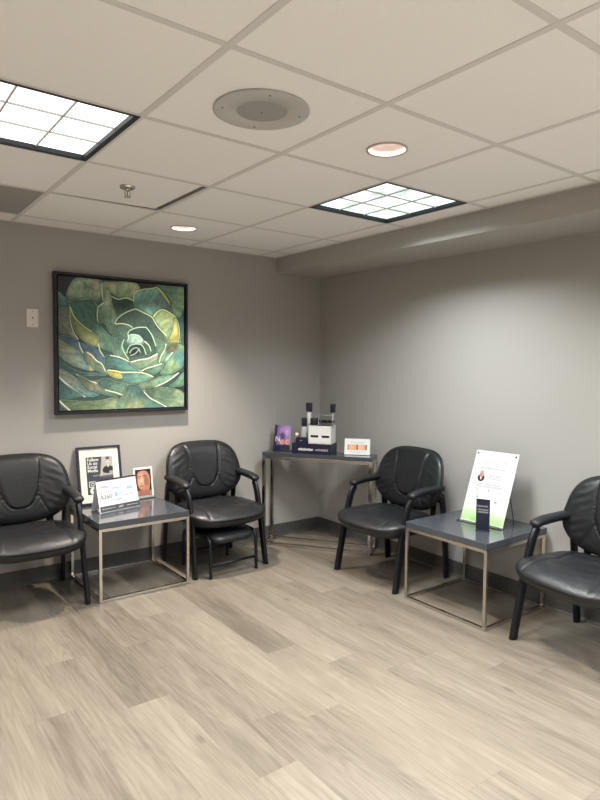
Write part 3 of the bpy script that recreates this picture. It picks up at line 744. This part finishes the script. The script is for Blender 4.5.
# ============================================================ TABLES
def side_table(loc, sx, sy, label):
    t = thing('side_table', label, 'side table', loc, 0, 'side tables with grey tops')
    a = .018; ht = .484; st = .036
    bm = bmesh.new(); box(bm, (0, 0, ht - st), (sx, sy, ht), .003); finish('tabletop', bm, 'lacquer', t)
    bm = bmesh.new()
    z1 = ht - st - .0005
    for x in (0, sx - a):
        for y in (0, sy - a): box(bm, (x, y, 0), (x + a, y + a, z1), .001)
    for z in (0.0005, z1 - a):
        for y in (0.0004, sy - a - .0004): box(bm, (a, y, z), (sx - a, y + a, z + a), .001)
        for x in (0.0004, sx - a - .0004): box(bm, (x, a, z), (x + a, sy - a, z + a), .001)
    finish('frame', bm, 'chrome', t)
    return t
side_table((-2.147, -.592, 0), .590, .572, 'square grey-topped side table with metal cube frame below the painting, holding three displays')
side_table((-.600, -2.186, 0), .580, .590, 'square grey-topped side table with metal cube frame by the right wall, holding the leaning flyer')

# console across the corner
ct, cn = Vector((.562, -.827, 0)).normalized(), Vector((.827, .562, 0)).normalized()
CO = Vector((-.687, -.130, 0)); CRZ = math.atan2(ct.y, ct.x); CL, CD, CH = .885, .203, .746
t = thing('console_table', 'narrow grey-topped console table set diagonally across the room corner', 'console table', CO, CRZ)
bm = bmesh.new(); box(bm, (0, 0, CH - .030), (CL, CD, CH), .003); finish('tabletop', bm, 'lacquer', t)
bm = bmesh.new(); a = .024; z1 = CH - .0305
for x in (0, CL - a):
    for y in (0, CD - a): box(bm, (x, y, 0), (x + a, y + a, z1), .002)
for z in (.0005, z1 - a):
    for y in (.0005, CD - a - .0005): box(bm, (a, y, z), (CL - a, y + a, z + a), .002)
    for x in (.0005, CL - a - .0005): box(bm, (x, a, z), (x + a, CD - a, z + a), .002)
finish('frame', bm, 'chrome', t)
def cpos(s, n, z=CH): p = CO + ct * s + cn * n; return (p.x, p.y, z)

# ---- things on the console
def print_plate(name, w, h, parent, P_, mat='print', mtx=None, gain=1.): return P_.mesh(name, w, h, mat, parent, gain, mtx)
tilt = lambda deg: Matrix.Rotation(math.radians(-deg), 4, 'X')
# purple leaflet in acrylic holder
t = thing('leaflet_holder', 'clear holder with purple and orange leaflet at the left end of the console', 'leaflet holder', cpos(.120, .110), CRZ + math.radians(-2))
mt = tilt(12)
bm = bmesh.new(); box(bm, (-.075, -.004, .002), (.075, -.0015, .05), mat=mt); box(bm, (-.077, .0025, .002), (.077, .0045, .212), mat=mt); box(bm, (-.077, -.01, 0), (.077, .055, .003))
finish('acrylic_stand', bm, 'clear', t)
Q = Paint(60, 84, (120, 96, 150))
Q.ell(.75, .25, .5, .4, (196, 160, 214), 1.); Q.ell(.45, .2, .25, .2, (168, 132, 176), .9); Q.rect(0, 0, .16, 1, (46, 36, 62)); Q.ell(.5, .45, .22, .2, (84, 66, 110), .6)
Q.ell(.5, .67, .17, .13, (226, 160, 120), .5); Q.ell(.82, .66, .16, .13, (232, 170, 132), .5); Q.ell(.52, .66, .07, .06, (160, 100, 96), .5); Q.ell(.84, .66, .07, .06, (170, 110, 104), .5)
Q.poly([(0, .78), (.4, .84), (.42, 1), (0, 1)], (70, 66, 170)); Q.rect(.45, .88, 1, 1, (110, 110, 150)); Q.rect(.9, .1, 1, .9, (150, 140, 160))
lf = Q.mesh('leaflet', .142, .205, 'print', t, 1., mt @ Matrix.Translation((0, .0005, .004)))
bm = bmesh.new(); text_into(bm, 'N', .06, mt @ Matrix.Translation((-.062, -.0002, .075)) @ Matrix.Rotation(PI / 2, 4, 'X')); finish('lettering', bm, 'white', lf)

# black tray with lettering
TX, TW, TN, TD, TH = .240, .318, .022, .178, .080
t = thing('display_tray', 'black display tray with white lettering carrying bottles on the corner console', 'display stand', cpos(TX, TN), CRZ)
bm = bmesh.new(); box(bm, (0, 0, 0), (TW, TD, TH), .002); finish('tray_body', bm, 'navy', t)
bm = bmesh.new(); R90 = Matrix.Rotation(PI / 2, 4, 'X')
text_into(bm, 'skinbetter', .030, Matrix.Translation((.055, -.0006, .026)) @ R90, bold=.0009); text_into(bm, 'SCIENCE', .022, Matrix.Translation((.212, -.0006, .027)) @ R90)
cyl(bm, (.201, -.0001, .034), (.201, -.0008, .034), .004, n=12)
finish('lettering', bm, 'white', t)
zt = CH + TH
# white drawer box
t = thing('drawer_box', 'white display box with two dark slots standing on the black tray', 'display box', cpos(TX + .135, TN + .008, zt), CRZ)
bm = bmesh.new(); bw, bd, bh = .180, .145, .138
box(bm, (0, 0, 0), (bw, bd, bh), .002); finish('box_body', bm, 'white', t)
for x in (.018, .106):
    bm = bmesh.new(); box(bm, (x, -.0006, .050), (x + .062, .0005, .068), .0); finish('slot', bm, 'darkgap', t)
    bm = bmesh.new(); box(bm, (x - .006, -.003, .006), (x + .070, -.0001, .046), .001); finish('drawer_front', bm, 'white', t)
# bottles
def bottle(name, label, s, n, z, r0, r1, hb, rc, hc, mat, rz=0, square=False):
    t = thing(name, label, 'bottle', cpos(s, n, z), CRZ, 'bottles on the corner console')
    bm = bmesh.new(); lathe(bm, [(0, 0), (r0 * .95, 0), (r0, .004), (r0, hb * .45), (r1, hb * .9), (r1 * .8, hb), (0, hb)], 28); finish('bottle_body', bm, mat, t, True)
    bm = bmesh.new(); lathe(bm, [(0, hb), (rc * .95, hb), (rc, hb + .003), (rc, hb + hc - .003), (rc * .93, hb + hc), (0, hb + hc)], 28); finish('cap', bm, 'capnavy', t, False)
    return t
bottle('pump_bottle', 'tallest white bottle with dark cap, at the left behind the white display box', TX + .105, TN + .115, zt, .022, .018, .245, .026, .068, 'white')
bottle('pump_bottle', 'tall bottle with dark cap behind the clear block at the right of the display', TX + .285, TN + .166, zt, .0115, .011, .238, .022, .068, 'frost')
bottle('short_bottle', 'dark cap of a short white bottle on the left of the white display box', TX + .168, TN + .05, zt + bh, .026, .025, .008, .031, .052, 'white')
bottle('serum_bottle', 'frosted clear bottle with dark cap standing behind the small black box', TX + .078, TN + .075, zt, .024, .023, .128, .0225, .066, 'frost')
t = thing('product_box', 'small black box at the front left of the black tray', 'box', cpos(TX + .030, TN + .006, zt), CRZ)
bm = bmesh.new(); box(bm, (0, 0, 0), (.088, .04, .046), .002); finish('box_body', bm, 'navy', t)
bm = bmesh.new(); box(bm, (.036, -.0006, .018), (.052, .0004, .026)); finish('mark', bm, 'greyink', t)
t = thing('cream_jar', 'small cream-capped vial behind the small black box at the left of the tray', 'vial', cpos(TX + .022, TN + .060, zt), CRZ)
bm = bmesh.new(); lathe(bm, [(0, 0), (.012, 0), (.012, .045), (0, .045)], 20); finish('vial_body', bm, 'frost', t)
bm = bmesh.new(); lathe(bm, [(0, .045), (.013, .045), (.013, .073), (0, .075)], 20); finish('cap', bm, 'cream', t)
# clear block with dark jars
t = thing('acrylic_block', 'clear acrylic block on top of the white display box', 'display block', cpos(TX + .215, TN + .020, zt + bh), CRZ)
bm = bmesh.new(); box(bm, (0, 0, 0), (.108, .045, .088), .002); finish('clear_block', bm, 'clear', t)
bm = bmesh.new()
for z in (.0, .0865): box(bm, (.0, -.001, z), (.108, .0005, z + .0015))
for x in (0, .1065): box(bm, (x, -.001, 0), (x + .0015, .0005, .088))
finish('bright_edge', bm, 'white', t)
for k in range(2):
    jt = thing('cream_jar', ['round black jar behind the clear block, left of a matching one', 'round black jar behind the clear block, right of a matching one'][k], 'jar', cpos(TX + .235 + k * .056, TN + .098, zt + bh), CRZ, 'black jars on the white display box')
    bm = bmesh.new(); lathe(bm, [(0, 0), (.024, 0), (.025, .003), (.025, .022), (0, .022)], 28); finish('jar_body', bm, 'frost', jt, False)
    bm = bmesh.new(); lathe(bm, [(0, .022), (.0255, .022), (.0255, .040), (.024, .042), (0, .042)], 28); finish('lid', bm, 'capnavy', jt, False)
# small white card with before/after photos
t = thing('tent_card', 'small white folded card with skin-tone photos at the right end of the console', 'card', cpos(.745, .105), CRZ + math.radians(8))
mt = tilt(17)
bm = bmesh.new(); box(bm, (-.098, 0, .0035), (.098, .0015, .128), mat=mt)
mt2 = Matrix.Translation((0, .078, 0)) @ Matrix.Rotation(math.radians(17), 4, 'X'); box(bm, (-.098, -.0015, .001), (.098, 0, .124), mat=mt2)
finish('folded_card', bm, 'paper', t)
Q = Paint(60, 24, (200, 150, 120))
for x0, c in ((.0, (120, 84, 64)), (.05, (222, 164, 126)), (.25, (216, 156, 118)), (.46, (108, 76, 60)), (.54, (226, 172, 140)), (.78, (214, 158, 130)), (.93, (120, 88, 72))): Q.rect(x0, 0, 1, 1, c)
Q.ell(.25, .5, .12, .35, (232, 176, 140), .8); Q.ell(.75, .5, .12, .35, (228, 170, 136), .8)
Q.mesh('photo_strip', .150, .042, 'print', t, 1., mt @ Matrix.Translation((.0, -.0006, .040)))
bm = bmesh.new()
for z, x0, x1 in ((.100, -.06, .06), (.092, -.05, .045), (.026, -.055, .06), (.019, -.045, .03)): box(bm, (x0, -.0006, z), (x1, .0, z + .0025), mat=mt)
finish('printed_lines', bm, 'paleink', t)

# ============================================================ THINGS ON THE LEFT TABLE
HT = .484
# framed poster leaning on the wall
AW, AH = .300, .392
t = thing('framed_poster', 'framed black Follow Us on Social Media poster leaning on the wall behind the tent display', 'framed poster', (-1.955, -.098, HT + .002), 0)
mt = tilt(12)
bm = bmesh.new(); f = .016
box(bm, (-AW / 2, -.008, 0), (-AW / 2 + f, .010, AH), .001, mat=mt); box(bm, (AW / 2 - f, -.008, 0), (AW / 2, .010, AH), .001, mat=mt)
box(bm, (-AW / 2 + f, -.008, 0), (AW / 2 - f, .010, f), .001, mat=mt); box(bm, (-AW / 2 + f, -.008, AH - f), (AW / 2 - f, .010, AH), .001, mat=mt)
finish('frame', bm, 'framenavy', t)
bm = bmesh.new(); box(bm, (-AW / 2 + f, -.001, f), (AW / 2 - f, .006, AH - f), mat=mt); mat_board = finish('mat_board', bm, 'cream', t)
pw_, ph_ = .182, .252
Q = Paint(110, 150, (60, 62, 70)); Q.poly([(.60, 0), (1, 0), (1, .52), (.50, .52)], (168, 166, 164))
Q.poly([(.60, .36), (.68, .28), (.86, .25), (1, .30), (1, .46), (.8, .47), (.62, .44)], (34, 36, 38)); Q.ell(.82, .13, .085, .095, (206, 196, 188), .3); Q.ell(.82, .055, .09, .045, (60, 58, 58), .4)
Q.rect(.745, .105, .805, .125, (50, 50, 52)); Q.rect(.835, .105, .895, .125, (50, 50, 52)); Q.line([(.79, .185), (.85, .185)], .008, (120, 90, 90)); Q.poly([(.78, .21), (.88, .21), (.85, .30), (.8, .3)], (190, 184, 180))
Q.poly([(.5, .52), (1, .5), (1, .56), (.47, .56)], (92, 92, 98)); Q.rect(.86, .40, 1, .47, (150, 148, 146))
# photo-sharing and thumbs style round icons
Q.line([(.08, .66), (.32, .66), (.32, .80), (.08, .80), (.08, .66)], .014, (216, 214, 210), 1, 1.3); Q.ell(.20, .73, .07, .052, (216, 214, 210), .2); Q.ell(.20, .73, .045, .034, (60, 62, 70), .2)
Q.ell(.22, .905, .135, .098, (226, 224, 220), .1); Q.rect(.205, .86, .235, .96, (60, 62, 70)); Q.rect(.18, .885, .265, .9, (60, 62, 70)); Q.rect(.215, .845, .265, .862, (60, 62, 70))
po = Q.mesh('poster_print', pw_, ph_, 'print', mat_board, 1., mt @ Matrix.Translation((0, -.0016, .068)))
bm = bmesh.new()
for k, s in enumerate(('Follow', 'Us on', 'Social', 'Media')): text_into(bm, s, .029, mt @ Matrix.Translation((-.083, -.0022, .292 - .0245 * k)) @ R90, bold=.0006)
for z in (.190, .196): box(bm, (-.05, -.0024, z), (.01, -.0018, z + .001), mat=mt)
finish('lettering', bm, 'white', po)
# folded tent display
t = thing('tent_display', 'wide white folded tent display with blue and grey print, in front of the framed poster', 'tabletop display', (-1.925, -.268, HT), math.radians(13))
w2_, hh = .148, .205; A_ = .052
bm = bmesh.new()
def slab(bm, pts, th, mi=0):
    n_ = (Vector(pts[1]) - Vector(pts[0])).cross(Vector(pts[3]) - Vector(pts[0])).normalized() * th
    A = [bm.verts.new(p) for p in pts]; B = [bm.verts.new(Vector(p) + n_) for p in pts]
    bm.faces.new(A); bm.faces.new(B[::-1])
    for k in range(4): bm.faces.new((A[k], A[(k + 1) % 4], B[(k + 1) % 4], B[k]))
slab(bm, [(-w2_, -A_, 0), (w2_, -A_, 0), (w2_, 0, hh), (-w2_, 0, hh)], -.0016)
slab(bm, [(-w2_, A_, 0), (w2_, A_, 0), (w2_, .001, hh), (-w2_, .001, hh)], .0016)
slab(bm, [(-w2_, -A_, .001), (w2_, -A_, .001), (w2_, -.02, .02), (-w2_, -.02, .02)], -.001)
finish('folded_sheet', bm, 'paper', t)
mt = Matrix.Translation((0, -A_ - .0004, 0)) @ Matrix.Rotation(-math.atan2(A_, hh), 4, 'X'); SL = math.hypot(A_, hh)
bm = bmesh.new(); box(bm, (-w2_ + .006, -.0012, .004), (w2_, -.0004, .040), mat=mt); finish('charcoal_band', bm, 'charcoal', t)
bm = bmesh.new(); box(bm, (-w2_, -.0012, SL - .010), (w2_, -.0004, SL), mat=mt); finish('navy_edge', bm, 'navy', t)
bm = bmesh.new(); text_into(bm, 'A360', .040, mt @ Matrix.Translation((-.134, -.0008, .086)) @ R90, bold=.001)
box(bm, (-.125, -.0012, .165), (-.02, -.0006, .168), mat=mt); box(bm, (-.125, -.0012, .158), (-.05, -.0006, .160), mat=mt)
for k, z in enumerate((.118, .100, .09)): box(bm, (.055, -.0012, z), (.118, -.0006, z + .002), mat=mt)
finish('grey_print', bm, 'greyink', t)
bm = bmesh.new(); box(bm, (-.026, -.0012, .092), (-.004, -.0006, .122), mat=mt)
for z in (.150, .144, .074, .068): box(bm, (-.04, -.0012, z), (.03, -.0006, z + .002), mat=mt)
box(bm, (.07, -.0012, .128), (.115, -.0006, .146), mat=mt)
for z in (.118, .108, .098): box(bm, (.004, -.0012, z), (.036, -.0006, z + .003), mat=mt)
finish('blue_print', bm, 'blue', t)['label'] = 'light blue printed blocks'
bm = bmesh.new(); text_into(bm, 'a360', .018, mt @ Matrix.Translation((-.01, -.0016, .017)) @ R90)
for x0, x1 in ((-.13, -.035), (.05, .135)): box(bm, (x0, -.0018, .021), (x1, -.0012, .023), mat=mt)
finish('band_lettering', bm, 'white', t)
# portrait card
t = thing('photo_card', 'white-bordered portrait photo of a face at the right of the left table', 'photo card', (-1.655, -.100, HT), math.radians(3))
mt = tilt(9); cw, chh = .142, .222
bm = bmesh.new(); box(bm, (-cw / 2, 0, .003), (cw / 2, .002, chh), mat=mt); finish('card', bm, 'paper', t)
bm = bmesh.new(); box(bm, (-cw / 2, -.004, .001), (cw / 2, -.002, .02), mat=mt); box(bm, (-cw / 2, -.006, 0), (cw / 2, .05, .003)); finish('acrylic_stand', bm, 'clear', t)
Q = Paint(100, 160, (66, 44, 38))
Q.ell(.5, .06, .62, .22, (40, 28, 26), .3); Q.poly(spline([(.12, .25), (.2, .1), (.5, .05), (.78, .12), (.92, .35), (.9, .6), (.75, .85), (.4, .8), (.15, .62)]), (158, 112, 92))
Q.ell(.36, .40, .30, .34, (208, 158, 132), .8); Q.ell(.68, .45, .20, .22, (132, 92, 74), .45)
Q.poly([(.95, .1), (1, .1), (1, 1), (.86, .9), (.92, .5)], (38, 26, 26)); Q.rect(0, .80, 1, 1, (150, 104, 92)); Q.poly([(.2, .78), (.8, .78), (.95, 1), (.05, 1)], (138, 92, 76))
for ex_, ey in ((.25, .33), (.56, .31)):
    Q.ell(ex_, ey + .005, .10, .028, (60, 36, 30), .5); Q.ell(ex_, ey + .006, .07, .014, (220, 206, 196), .3); Q.ell(ex_, ey + .006, .028, .016, (26, 16, 14), .3); Q.line([(ex_ - .11, ey - .05), (ex_, ey - .072), (ex_ + .11, ey - .055)], .014, (40, 26, 22), .9)
Q.ell(.38, .45, .035, .09, (222, 166, 134), .9); Q.ell(.37, .525, .08, .022, (130, 76, 60), .7)
Q.ell(.36, .62, .12, .026, (150, 62, 60), .4); Q.line([(.25, .62), (.47, .618)], .008, (80, 30, 30)); Q.ell(.36, .585, .02, .02, (150, 96, 76), .9)
Q.mesh('portrait_print', cw - .024, chh - .034, 'print', t, 1.25, mt @ Matrix.Translation((0, -.0006, .020)))

# ============================================================ THINGS ON THE RIGHT TABLE
SW, SH = .290, .452
# sheet frame: local x along the sheet width (viewer's left to right), tilted back toward the wall
t = thing('flyer_stand', 'large white flyer with green lower edge leaning back in a clear easel holder', 'flyer stand', (-.285, -1.912, HT + .004), math.radians(-90 + 4))
mt = tilt(22)
Q = Paint(120, 190, (236, 236, 238))
k = np.clip((Q.Y - .77) / .2, 0, 1) * (1 - .35 * np.abs(Q.X - .3)); Q.mix(k * .85, (140, 196, 96)); Q.rect(0, .985, 1, 1, (240, 240, 238))
Q.mix(np.clip((Q.N1 - .4), 0, .4) * (Q.Y > .75), (210, 226, 190))
Q.ell(.25, .385, .085, .055, (46, 34, 44), .1); Q.ell(.25, .335, .060, .052, (206, 156, 146), .15); Q.ell(.25, .300, .06, .024, (188, 172, 166), .4); Q.rect(.225, .33, .24, .335, (60, 40, 40)); Q.rect(.262, .33, .277, .335, (60, 40, 40)); Q.line([(.235, .358), (.267, .358)], .006, (150, 70, 70)); Q.rect(.235, .375, .265, .41, (226, 220, 222))
sh = Q.mesh('flyer_sheet', SW, SH, 'print', t, .74, mt @ Matrix.Translation((0, 0, .002)))
md = sh.modifiers.new('thickness', 'SOLIDIFY'); md.thickness = .0012
fz = lambda fy, dz=0: (1 - fy) * SH + .002 + dz
bm = bmesh.new()
text_into(bm, 'Launch', .058, mt @ Matrix.Translation((-.075, -.0012, fz(.185))) @ R90 @ Matrix.Shear('XZ', 4, (0, 0)), bold=-.0006)
for fy, x0, x1 in ((.215, -.04, .06), (.425, .0, .0)): 
    if x1 > x0: box(bm, (x0, -.0014, fz(fy)), (x1, -.0008, fz(fy) + .003), mat=mt)
for fy in (.575, .60, .625, .70, .715): box(bm, (-.09, -.0014, fz(fy)), (-.06, -.0008, fz(fy) + .002), mat=mt); box(bm, (.055, -.0014, fz(fy + .01)), (.085, -.0008, fz(fy + .01) + .002), mat=mt)
for x in (-.085, .065): box(bm, (x, -.0014, fz(.56)), (x + .014, -.0008, fz(.56) + .008), mat=mt)
finish('pale_print', bm, 'paleink', sh)
bm = bmesh.new()
for fy, x0, x1 in ((.245, -.105, .09), (.47, -.105, .085)): box(bm, (x0, -.0014, fz(fy)), (x1, -.0008, fz(fy) + .0032), mat=mt)
for fy in (.33, .35, .37, .388): box(bm, (-.025, -.0014, fz(fy)), (.07, -.0008, fz(fy) + .0022), mat=mt)
for fy in (.492, .508): box(bm, (-.09, -.0014, fz(fy)), (.09, -.0008, fz(fy) + .0018), mat=mt)
box(bm, (-.075, -.0014, fz(.665)), (-.062, -.0008, fz(.665) + .011), mat=mt); box(bm, (-.006, -.0014, fz(.56)), (.006, -.0008, fz(.56) + .010), mat=mt); box(bm, (.055, -.0014, fz(.70)), (.07, -.0008, fz(.70) + .011), mat=mt)
finish('grey_print', bm, 'greyink', sh)
for s in (-1, 1):
    bm = bmesh.new(); cyl(bm, (s * (SW / 2 - .016), -.0015, SH - .016), (s * (SW / 2 - .016), -.005, SH - .016), .006, n=16); bmesh.ops.transform(bm, matrix=mt, verts=bm.verts); finish('corner_stud', bm, 'chrome', t)
bm = bmesh.new()
box(bm, (-SW / 2 - .002, .002, .0), (SW / 2 + .002, .0045, SH + .002), mat=mt); box(bm, (-SW / 2 - .008, -.030, -.003), (SW / 2 + .008, .012, .0), .0005); box(bm, (-SW / 2 - .008, -.033, -.003), (SW / 2 + .008, -.030, .016), .0005)
finish('acrylic_easel', bm, 'clear', t)
bm = bmesh.new()
for s in (-1, 1): sweep(bm, [(s * .12, .170, -.0035), (s * .12, .14, .10), (s * .12, .10, .215)], .0025, .0025, (1, 0, 0), 8, 3, 2)
finish('rear_strut', bm, 'tube', t)
# dark card
t = thing('small_sign', 'small dark upright sign card in a clear holder in front of the white flyer', 'small sign', (-.398, -2.008, HT), math.radians(-90 + 22))
bm = bmesh.new(); cw2, ch2 = .078, .186; box(bm, (-cw2 / 2, -.0015, .004), (cw2 / 2, .0015, ch2), .0005); finish('sign_card', bm, 'navy', t)
bm = bmesh.new(); text_into(bm, 'Launch', .021, Matrix.Translation((-.033, -.0018, .140)) @ R90)
for z in (.126, .121, .112, .107): box(bm, (-.03, -.0022, z), (.03, -.0016, z + .0018))
finish('lettering', bm, 'paleink', t)
bm = bmesh.new(); box(bm, (-cw2 / 2 - .001, .0016, .0), (cw2 / 2 + .001, .003, ch2)); box(bm, (-cw2 / 2, -.02, 0), (cw2 / 2, .03, .003)); finish('acrylic_base', bm, 'clear', t)

# ============================================================ CAMERA, WORLD
R = Matrix(((0.7986961971477518, 0.026455703516808197, -0.6011526265543137), (-0.6016631445175145, 0.050493821882640365, -0.7971523282792196), (0.009265267994826545, 0.9983739127717203, 0.056246645285466676)))
cam = bpy.data.cameras.new('camera'); co = bpy.data.objects.new('camera', cam); COL.objects.link(co)
mw = R.to_4x4(); mw.translation = Vector((-3.353, -4.1579, 1.4314)); co.matrix_world = mw
cam.sensor_fit = 'VERTICAL'; cam.sensor_height = 24; cam.lens = 611.2265 / 800 * 24; cam.clip_start = .02
SC.camera = co
w = bpy.data.worlds.new('world'); SC.world = w; w.use_nodes = True
w.node_tree.nodes['Background'].inputs[0].default_value = (.0, .0, .0, 1)
SC.view_settings.view_transform = 'Standard'; SC.view_settings.look = 'None'; SC.view_settings.gamma = 1; SC.view_settings.use_curve_mapping = False
SC.view_settings.exposure = -.33
